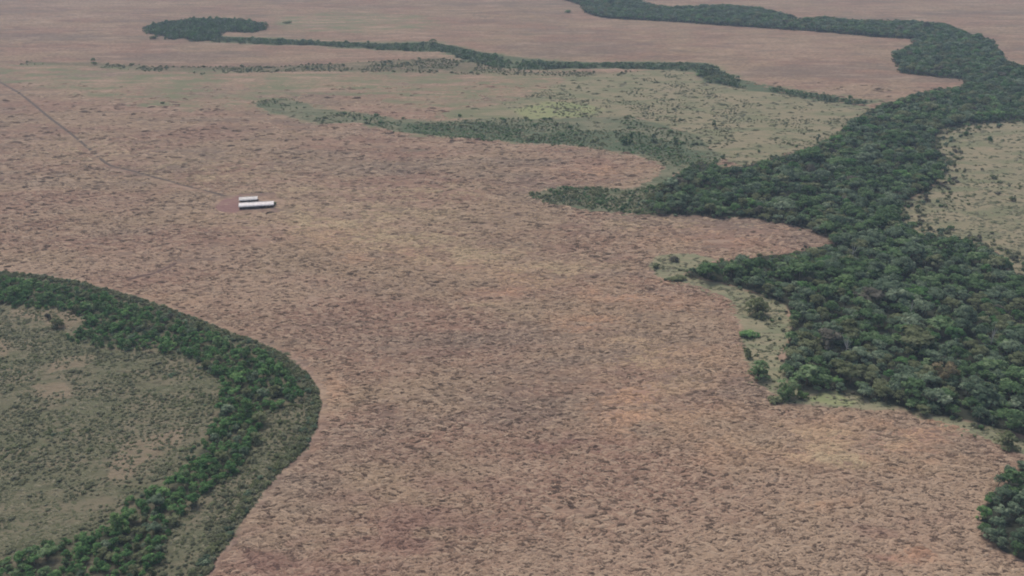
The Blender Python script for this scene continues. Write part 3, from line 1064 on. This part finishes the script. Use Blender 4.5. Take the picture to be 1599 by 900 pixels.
ORD = ["leftmost", "second", "third", "fourth", "fifth", "sixth", "seventh", "eighth", "ninth", "tenth", "eleventh", "twelfth", "thirteenth", "fourteenth", "fifteenth",
       "sixteenth", "seventeenth", "eighteenth", "nineteenth", "twentieth"] + ["twenty-" + q for q in ("first", "second", "third", "fourth", "fifth", "sixth", "seventh", "eighth", "ninth")]


def name_each(L_, size, noun, where):
    """a label for each plant: its look and place, and its rank from the left among those alike"""
    b = {}
    for t in L_:
        b.setdefault((size(t), COLOUR_WORD[t['cls']], where(t)), []).append(t)
    for (sz, cw, wh), q in b.items():
        q.sort(key=lambda t: t['px'])
        for i, t in enumerate(q):
            if len(q) == 1:
                t['label'] = "%s %s %s %s" % (sz, cw, noun, wh)
            elif i == 0:
                t['label'] = "leftmost %s %s %s %s" % (sz, cw, noun, wh)
            elif i == len(q) - 1:
                t['label'] = "rightmost %s %s %s %s" % (sz, cw, noun, wh)
            else:
                t['label'] = "%s %s %s %s from the left %s" % (ORD[min(i, len(ORD) - 1)], sz, cw, noun, wh)


vr = np.random.default_rng(5)
ONE, REST = split('forest_tree')
name_each(ONE, lambda t: size_word(t['h'], 8.5, 11), 'tree', where_forest)
for t in ONE:
    place_tree("forest_tree", t, t['label'], "tree", "trees of the right-hand forest", int(vr.integers(6)))


def tree_mass(name, label, L_):
    mass(name, label, "forest", [(t['x'], t['y'], ground_z(t)) for t in L_], [CLS.index(t['cls']) * 9 + int(vr.integers(0 if t['kind'] == 'forest_tree' else 5, 6 if t['kind'] == 'forest_tree' else 9)) for t in L_],
         [t['a'] for t in L_], [tree_scale(t) for t in L_], G_TREE)


def shrub_mass(name, label, L_):
    mass(name, label, "shrubs", [(t['x'], t['y'], ground_z(t)) for t in L_], [CLS.index(t['cls']) * 5 + int(vr.integers(5)) for t in L_],
         [t['a'] for t in L_], [shrub_scale(t) for t in L_], G_SHRUB)


tree_mass("forest", "dark green forest winding from the right edge up to the top of the view", REST)
ONE, REST = split('thicket_tree')
name_each(ONE, lambda t: size_word(t['h'], 3.4, 5.0), 'tree', where_thicket)
for t in ONE:
    place_tree("thicket_tree", t, t['label'], "tree", "bushy trees of the left thicket", int(vr.integers(5, 9)))
tree_mass("thicket", "dense green thicket curving round the scrubland at left", REST)
tree_mass("distant_grove", "far-off dark grove of trees at the upper left", [t for t in TREES if t['kind'] == 'grove_tree'])
tree_mass("treeline", "far-off line of trees winding across the upper plain", [t for t in TREES if t['kind'] == 'hedge_tree'])
ONE, REST = split('shrub')
name_each(ONE, lambda t: size_word(t['h'], 1.5, 2.3), 'bush', where_shrub)
for t in ONE:
    place_shrub("scrub_bush", t, t['label'], "bush", "bushes of the left scrubland", int(vr.integers(5)))
shrub_mass("scrub", "low dusty olive scrub covering the ground at lower left", REST)
shrub_mass("distant_scrub", "far-off low green scrub along the wet hollows and meadow", [t for t in TREES if t['kind'] == 'far_shrub'])


# ------------------------------------------------------------------ plants that stand alone
def lone(name, px, py, hpx, wpx, cls, label, cat, tree=False):
    """a single plant; foot at pixel (px,py), sizes in photograph pixels"""
    x, y = unproj(px, py)
    x, y = float(x), float(y)
    _, _, dep = proj(x, y, 0.0)
    dn = math.atan2(CAM_H, y)
    t = dict(x=x, y=y, h=hpx * dep / FPX / math.cos(dn), w=wpx * dep / FPX, cls=cls, a=random.uniform(0, 6.28))
    v = 6 + random.randrange(3) if tree else random.randrange(5)
    if tree:
        return place_tree(name, t, label, cat, None, v)
    return place_shrub(name, t, label, cat, None, v)


lone("lone_tree", 147, 102, 11, 10, 'dark', "tiny dark lone tree standing on the far plain at upper left", "tree", True)
lone("round_bush", 1182, 492, 27, 44, 'olive', "broad olive bush on the pale grass strip in the forest bay", "bush", True)
lone("round_bush", 1166, 528, 10, 36, 'bright', "low bright green bush below the broad olive one in the forest bay", "bush")
lone("round_bush", 1166, 560, 16, 20, 'olive', "small olive bush just above the dark round bush", "bush")
lone("round_bush", 1184, 592, 27, 38, 'dark', "dark green round bush alone on the grass strip by the forest bay", "bush", True)
lone("round_bush", 1229, 622, 34, 40, 'dark', "dark green bushy tree at the forest corner beside lime grass", "bush", True)
lone("round_bush", 1212, 630, 11, 26, 'olive', "low olive bush at the foot of the forest corner tree", "bush")
lone("round_bush", 1252, 625, 16, 18, 'lime', "small pale yellow-green bush against the forest corner tree", "bush")
lone("round_bush", 1052, 409, 11, 17, 'brown', "small brown bush on the field west of the forest point", "bush")
lone("round_bush", 1060, 437, 7, 34, 'olive', "flat olive shrub patch at the tip of the forest point", "bush")
lone("round_bush", 1024, 420, 9, 18, 'olive', "low olive bush at the western end of the grassy point", "bush")
lone("round_bush", 1572, 698, 22, 38, 'olive', "olive bush between the forest and the copse at right", "bush", True)
lone("round_bush", 1205, 503, 5, 7, 'dark', "tiny dark shrub right of the broad olive bush", "bush")
lone("round_bush", 718, 183, 7, 7, 'dark', "tiny dark bush on the edge of the wet hollow, centre distance", "bush")
lone("round_bush", 254, 163, 4, 7, 'dark', "tiny dark bush in the far field left of the wet hollow", "bush")
lone("round_bush", 1549, 280, 8, 14, 'olive', "olive bush on the pale meadow at right, left of a shrub clump", "bush")
lone("round_bush", 1559, 305, 5, 9, 'brown', "small brown bush in the pale meadow at right", "bush")
lone("round_bush", 1579, 314, 9, 13, 'olive', "dark olive bush near the right edge of the pale meadow", "bush")
lone("round_bush", 1527, 374, 11, 12, 'brown', "small brown bush where the pale meadow meets the forest", "bush")
lone("round_bush", 1508, 213, 9, 9, 'dark', "dark lone bush on the strip of grass above the shrub row at right", "bush")
lone("round_bush", 1544, 224, 13, 9, 'dark', "tall dark bush in the shrub row at right", "bush")
lone("round_bush", 974, 227, 16, 12, 'dark', "dark upright bush in the wet hollow above the field tip", "bush", True)
lone("round_bush", 985, 226, 19, 9, 'dark', "tall dark bush beside its twin in the wet hollow", "bush", True)
lone("round_bush", 1020, 224, 14, 10, 'grey', "grey-green upright bush right of the dark pair in the wet hollow", "bush", True)
lone("round_bush", 1054, 226, 13, 12, 'dark', "dark bush at the eastern end of the wet hollow", "bush", True)
lone("round_bush", 1115, 199, 12, 7, 'dark', "slim dark bush in the meadow beyond the field tip", "bush", True)
lone("round_bush", 1184, 241, 7, 6, 'dark', "tiny dark bush on the tan grass by the forest edge, left of its neighbour", "bush")
lone("round_bush", 1243, 232, 7, 6, 'dark', "tiny dark bush touching the forest edge of the meadow", "bush")
lone("round_bush", 1276, 222, 14, 7, 'grey', "slim grey-green bush at the forest edge of the meadow", "bush", True)
lone("round_bush", 428, 320, 7, 8, 'dark', "small dark bush at the right end of the long shed", "bush")
lone("round_bush", 676, 70, 9, 16, 'dark', "dark tree rising above the far treeline", "tree", True)
lone("round_bush", 240, 60, 6, 14, 'olive', "small olive bush below the far grove", "bush")
lone("round_bush", 450, 36, 4, 16, 'olive', "flat olive bush on the far plain right of the grove", "bush")
lone("round_bush", 888, 20, 5, 12, 'dark', "tiny dark bush left of the far end of the forest", "bush")
lone("round_bush", 75, 500, 12, 10, 'brown', "small brown bush on the bare patch inside the thicket", "bush")
lone("round_bush", 90, 512, 16, 26, 'olive', "olive bush at the edge of the bare patch in scrubland", "bush", True)
# trees that stand out from the forest by their colour
lone("forest_tree", 1472, 600, 40, 46, 'rust', "rust-brown crowned tree in the middle of the near forest", "tree", True)
lone("forest_tree", 1292, 552, 36, 52, 'brown', "wide mauve-brown tree in the forest behind the bay", "tree", True)
lone("forest_tree", 1314, 455, 26, 38, 'lime', "bright yellow-green tree in the forest near the point", "tree", True)
lone("forest_tree", 1356, 478, 30, 56, 'brown', "broad mauve-grey tree in the centre of the forest", "tree", True)
lone("thicket_tree", 186, 832, 30, 30, 'lime', "yellow-green bushy tree on the inner side of the lower thicket", "tree", True)
lone("thicket_tree", 25, 468, 20, 34, 'lime', "yellow-green bushy tree at the left end of the thicket", "tree", True)
lone("thicket_tree", 388, 655, 30, 28, 'lime', "yellow-green bushy tree on the eastern bend of the thicket", "tree", True)

# pale dead trees standing in the forest
M_DEAD = simple_mat("bleached_wood", (0.42, 0.40, 0.37), 0.9, 0.15, 1.0)
dead_me = mesh_from("dead_tree", TREE_V[3][1][0] * np.array([0.8, 0.8, 1.0]), TREE_V[3][1][1], [M_DEAD])
for px_, py_, hp_, lab_ in ((1329, 410, 26, "pale bare dead tree by the inner corner of the field headland"), (1318, 560, 30, "pale bare dead tree beside the mauve-brown tree in the forest"),
                            (1420, 500, 26, "pale bare dead tree in the middle of the forest"), (1545, 545, 30, "pale bare dead tree in the eastern forest near the frame edge")):
    x_, y_ = unproj(px_, py_)
    dp_ = proj(float(x_), float(y_), 0.0)[2]
    o_ = link("dead_tree", dead_me, None, (float(x_), float(y_), float(terrain(x_, y_)) - 0.1))
    k_ = hp_ * dp_ / FPX / 0.88 / 6.5
    o_.scale = (k_ * 0.7, k_ * 0.7, k_)
    o_.rotation_euler = (0, 0, px_ * 0.7)
    tag(o_, lab_, "dead tree")

# ------------------------------------------------------------------ dry grass tussocks on the field
r = np.random.default_rng(77)
NT = 300000
tpx = r.uniform(-60, 1660, NT)
tpy = 130 + 830 * r.uniform(0, 1, NT) ** 0.85
tx, ty = unproj(tpx, tpy)
ok = np.ones(NT, bool)
for nm in ('SAV', 'FOREST', 'COPSE', 'TONGUE', 'MARGIN', 'YARD', 'YARD2', 'PALE_R', 'WET', 'MEADOW'):
    ok &= ~inside(PW[nm], tx, ty)
ok &= sdf(PW['SAV'], tx, ty) < -3.0 - 2.5 * fbm(tx / 30, ty / 30, 9, 2)
dens = fbm(tx / 30, ty / 16, 15, 3)
trx, try_ = unproj([-90, 0, 40, 90, 130, 152, 178, 220, 262, 310, 350], [70, 127, 156, 196, 231, 249, 261, 273, 286, 298, 305])
for a in range(10):
    ex, ey = trx[a + 1] - trx[a], try_[a + 1] - try_[a]
    tt = np.clip(((tx - trx[a]) * ex + (ty - try_[a]) * ey) / (ex * ex + ey * ey), 0, 1)
    ok &= np.hypot(tx - trx[a] - tt * ex, ty - try_[a] - tt * ey) > 4.0
bkx, bky = unproj([198, 245, 300], [437, 424, 400])
for a in range(2):
    ex, ey = bkx[a + 1] - bkx[a], bky[a + 1] - bky[a]
    tt = np.clip(((tx - bkx[a]) * ex + (ty - bky[a]) * ey) / (ex * ex + ey * ey), 0, 1)
    ok &= np.hypot(tx - bkx[a] - tt * ex, ty - bky[a] - tt * ey) > 3.0
for (cx_, cy_, rx, ry, s) in ORANGE:
    e = ((tpx - cx_) / rx) ** 2 + ((tpy - cy_) / ry) ** 2
    ok &= r.uniform(0, 1, NT) > s * 0.45 * np.exp(-e)
ok &= (dens + r.uniform(-0.22, 0.22, NT)) > 0.33
ok &= r.uniform(0, 1, NT) < np.clip((tpy - 130) / 260, 0.1, 0.85)
tx, ty = tx[ok], ty[ok]


def blob_at(x, y, lst):
    px_, py_, _ = proj(x + (fbm(x / 9, y / 9, 71, 2) - 0.5) * 16, y + (fbm(x / 9, y / 9, 73, 2) - 0.5) * 16, 0.0)
    w_ = np.zeros(len(x))
    for (cx_, cy_, rx, ry, st) in lst:
        w_ = np.maximum(w_, st * np.exp(-0.9 * (((px_ - cx_) / rx) ** 2 + ((py_ - cy_) / ry) ** 2)))
    return w_ * (0.15 + 1.15 * sstep(0.36, 0.62, fbm(x / 16, y / 7, 75, 3)))


def make_tussock(seed, mat=None):
    """low ragged mound of lodged grass"""
    r = np.random.default_rng(seed)
    nu, nv = 9, 7
    u, v = np.meshgrid(np.linspace(-1, 1, nu), np.linspace(-1, 1, nv))
    rr = np.sqrt(u ** 2 + v ** 2)
    k = np.maximum(np.abs(u), np.abs(v)) / (rr + 1e-6)
    X = u * k * 1.15 + r.normal(0, 0.07, u.shape)
    Y = v * k * 0.62 + r.normal(0, 0.05, u.shape)
    Z = 0.42 * np.clip(1 - np.maximum(np.abs(u), np.abs(v)) ** 1.6, 0, 1) * r.uniform(0.45, 1.3, u.shape) - 0.06
    X += 0.25 * r.normal() * v
    V = np.column_stack([X.ravel(), Y.ravel(), Z.ravel()])
    ii = (np.arange(nv - 1)[:, None] * nu + np.arange(nu - 1)[None, :]).ravel()
    return mesh_from("tussock", V, np.stack([ii, ii + 1, ii + nu + 1, ii + nu], 1), [mat or m_tuss])


tuss_coll = proto_collection("tussock_shapes", [make_tussock(500 + i) for i in range(8)])
G_TUSS = scatter_group(tuss_coll, "tussock_scatter")
n = len(tx)
s = (0.8 + 1.3 * r.uniform(0, 1, n) ** 2) * np.clip(ty / 570, 0.78, 1.8) * (0.65 + 0.7 * fbm(tx / 18, ty / 18, 81, 2))
mass("dry_grass", "dry tan and brown grass tussocks covering the bare field", "grass", np.column_stack([tx, ty, terrain(tx, ty)]), r.integers(0, 8, n),
     r.normal(0, 0.38, n), np.column_stack([s * r.uniform(1.0, 2.2, n), s * r.uniform(0.9, 1.4, n), s * r.uniform(0.8, 1.5, n)]), G_TUSS,
     dict(w_orange=blob_at(tx, ty, ORANGE), w_red=blob_at(tx, ty, REDDISH), w_yellow=blob_at(tx, ty, YELLOWISH)))
# green and olive grass tufts on the scrubland, the meadows and the margins
m_olv, N, L = newmat("olive_grass_tuft")
oi = N.new("ShaderNodeObjectInfo")
geo = N.new("ShaderNodeNewGeometry")
pn = nnoise(N, L, geo.outputs["Position"], 0.06, 3, 0.6)
k = nmath(N, L, 'ADD', nmath(N, L, 'MULTIPLY', pn, 0.5), nmath(N, L, 'MULTIPLY', oi.outputs["Random"], 0.5))
c = nmix(N, L, nmap(N, L, k, 0.30, 0.52), (0.094, 0.101, 0.059), (0.135, 0.135, 0.086))
c = nmix(N, L, nmap(N, L, k, 0.52, 0.74), c, (0.184, 0.171, 0.117))
d = N.new("ShaderNodeBsdfDiffuse")
L.new(c, d.inputs["Color"])
o = N.new("ShaderNodeOutputMaterial")
L.new(d.outputs[0], o.inputs["Surface"])
tuft_coll = proto_collection("tuft_shapes", [make_tussock(600 + i, m_olv) for i in range(8)])
G_TUFT = scatter_group(tuft_coll, "tuft_scatter")
NT = 90000
tpx = r.uniform(-60, 1660, NT)
tpy = 100 + 860 * r.uniform(0, 1, NT)
tx, ty = unproj(tpx, tpy)
wv = (fbm(tx / 12, ty / 12, 310, 2) - 0.5) * 8
ok = np.zeros(NT, bool)
for nm in ('SAV', 'TONGUE', 'MARGIN', 'PALE_R', 'MEADOW', 'WET'):
    ok |= inside(PW[nm], tx + wv, ty + wv)
for nm in ('FOREST', 'COPSE', 'THICKET'):
    ok &= ~inside(PW[nm], tx, ty)
for p in BARE_W:
    ok &= ~(inside(p, tx + wv, ty - wv) & (r.uniform(0, 1, NT) < 0.75))
ok &= (fbm(tx / 26, ty / 12, 19, 3) + r.uniform(-0.2, 0.2, NT)) > 0.42
ok &= r.uniform(0, 1, NT) < np.clip(tpy / 420, 0.25, 1)
tx, ty = tx[ok], ty[ok]
n2 = len(tx)
s = (0.8 + 1.2 * r.uniform(0, 1, n2) ** 2) * np.clip(ty / 560, 0.6, 2.0)
mass("olive_grass", "olive and tan grass tufts on the scrubland and pale meadows", "grass", np.column_stack([tx, ty, terrain(tx, ty)]), r.integers(0, 8, n2),
     r.normal(0, 0.6, n2), np.column_stack([s * r.uniform(0.9, 1.8, n2), s * r.uniform(0.9, 1.4, n2), s * r.uniform(0.8, 1.5, n2)]), G_TUFT)
print("tufts", n2, "tussocks", n, "plants", len(TREES))

# ------------------------------------------------------------------ the two sheds
M_ROOF = simple_mat("zinc_roof_sheet", (0.62, 0.59, 0.58), 0.5, 0.16, 0.7)
M_ROOF2 = simple_mat("weathered_roof_sheet", (0.52, 0.50, 0.48), 0.6, 0.12, 0.3)
M_WOOD = simple_mat("dark_timber", (0.055, 0.042, 0.036), 0.9, 0.3, 1.0)
M_WALL = simple_mat("brown_plank_wall", (0.130, 0.100, 0.085), 0.9, 0.25, 0.8)


def box(x0, x1, y0, y1, z0, z1):
    V = np.array([(x, y, z) for z in (z0, z1) for y in (y0, y1) for x in (x0, x1)], float)
    F = np.array([(0, 2, 3, 1), (4, 5, 7, 6), (0, 1, 5, 4), (2, 6, 7, 3), (0, 4, 6, 2), (1, 3, 7, 5)])
    return V, F


def roof_slope(x0, x1, ye, yr, ze, zr, th=0.06):
    """corrugated sheet from eave (ye,ze) to ridge (yr,zr)"""
    k = int((x1 - x0) / 0.25)
    X = np.linspace(x0, x1, k + 1)
    zz = 0.035 * np.where(np.arange(k + 1) % 2 == 0, 1, -1)
    V = np.vstack([np.column_stack([X, np.full(k + 1, ye), ze + zz + o_]) for o_ in (th, -th)] + [np.column_stack([X, np.full(k + 1, yr), zr + zz + o_]) for o_ in (th, -th)])
    m = k + 1
    F = []
    for i in range(k):
        F += [(i, i + 1, 2 * m + i + 1, 2 * m + i), (m + i + 1, m + i, 3 * m + i, 3 * m + i + 1), (i + 1, i, m + i, m + i + 1), (2 * m + i, 2 * m + i + 1, 3 * m + i + 1, 3 * m + i)]
    F += [(0, 2 * m, 3 * m, m), (k, m + k, 3 * m + k, 2 * m + k)]
    return V, np.array(F)


def shed(name, label, pxl, pxr, Ln, Dp, eave, rise, roofmat, posts):
    """front foot line runs between two pixels; long axis along it"""
    ax, ay = unproj(*pxl)
    bx_, by_ = unproj(*pxr)
    yaw = math.atan2(by_ - ay, bx_ - ax)
    e = link(name, None, None, (float(ax), float(ay), float(terrain(ax, ay))))
    e.rotation_euler = (0, 0, yaw)
    tag(e, label, "shed")

    def part(nm, vf, mat):
        return link(nm, mesh_from(nm, vf[0], vf[1], [mat]), e)
    part("roof", roof_slope(-0.5, Ln + 0.5, -0.9, Dp / 2, eave - 0.25, eave + rise), roofmat)
    part("roof", roof_slope(-0.5, Ln + 0.5, Dp + 0.9, Dp / 2 + 0.02, eave - 0.25, eave + rise - 0.01), roofmat)
    part("ridge_cap", box(-0.55, Ln + 0.55, Dp / 2 - 0.22, Dp / 2 + 0.24, eave + rise + 0.09, eave + rise + 0.15), roofmat)
    part("back_wall", box(0.2, Ln - 0.2, Dp - 0.14, Dp, -0.2, eave - 0.1), M_WALL)
    for x in (0.0, Ln - 0.12):
        V, F = box(x, x + 0.12, 0.25, Dp - 0.16, -0.2, eave - 0.12)
        part("end_wall", (V, F), M_WALL)
    for i in range(posts):
        x = 0.3 + (Ln - 0.6) * i / (posts - 1)
        part("post", box(x - 0.11, x + 0.11, 0.0, 0.22, -0.2, eave - 0.14), M_WOOD)
    V, F = box(0.1, Ln - 0.1, 0.04, 0.18, eave - 0.135, eave - 0.02 - 0.08)
    part("front_beam", (V, F), M_WOOD)
    # half-height plank wall set back behind the posts
    part("front_wall", box(0.4, Ln * 0.62, 1.2, 1.3, -0.2, eave * 0.75), M_WALL)
    return e


shed("long_shed", "long open-fronted shed with a bright white roof on the field", (374, 327.0), (423.5, 324.2), 26.0, 8.4, 2.6, 1.5, M_ROOF, 8)
shed("short_shed", "shorter shed with a pale grey-white roof behind the long shed", (374.5, 317.0), (399, 315.4), 13.6, 7.6, 2.4, 1.2, M_ROOF2, 5)

# brushwood heap beside the sheds
hx, hy = unproj(421, 333)
parts = []
for i in range(26):
    a = 0.55 + r.normal(0, 0.35)
    L_ = r.uniform(1.2, 2.6)
    c = np.array([r.normal(0, 1.1), r.normal(0, 0.45), abs(r.normal(0.45, 0.3))])
    c[1] += c[0] * 0.6
    d = np.array([math.cos(a), math.sin(a), r.normal(0, 0.22)])
    parts.append(tube([c - d * L_, c, c + d * L_], [0.10, 0.13, 0.07], 5))
hv, hf = join(parts)
heap = link("brush_heap", mesh_from("brush_heap", hv, hf, [M_WOOD]), None, (float(hx), float(hy), float(terrain(hx, hy))))
tag(heap, "small dark brown brushwood heap below the right end of the long shed", "heap")

# ------------------------------------------------------------------ the air
hm, N, L = newmat("pale_air")
pv = N.new("ShaderNodeVolumePrincipled")
pv.inputs["Color"].default_value = (0.60, 0.80, 1.0, 1)
pv.inputs["Density"].default_value = HAZE_DENSITY
pv.inputs["Anisotropy"].default_value = 0.0
o = N.new("ShaderNodeOutputMaterial")
L.new(pv.outputs[0], o.inputs["Volume"])
hv, hf = box(-16000, 16000, -16000, 17000, float(gz.min()) - 1.0, CAM_H + 6.0)
tag(link("haze", mesh_from("haze", hv, hf, [hm])), "pale thin haze over the whole plain", "haze", kind="stuff")
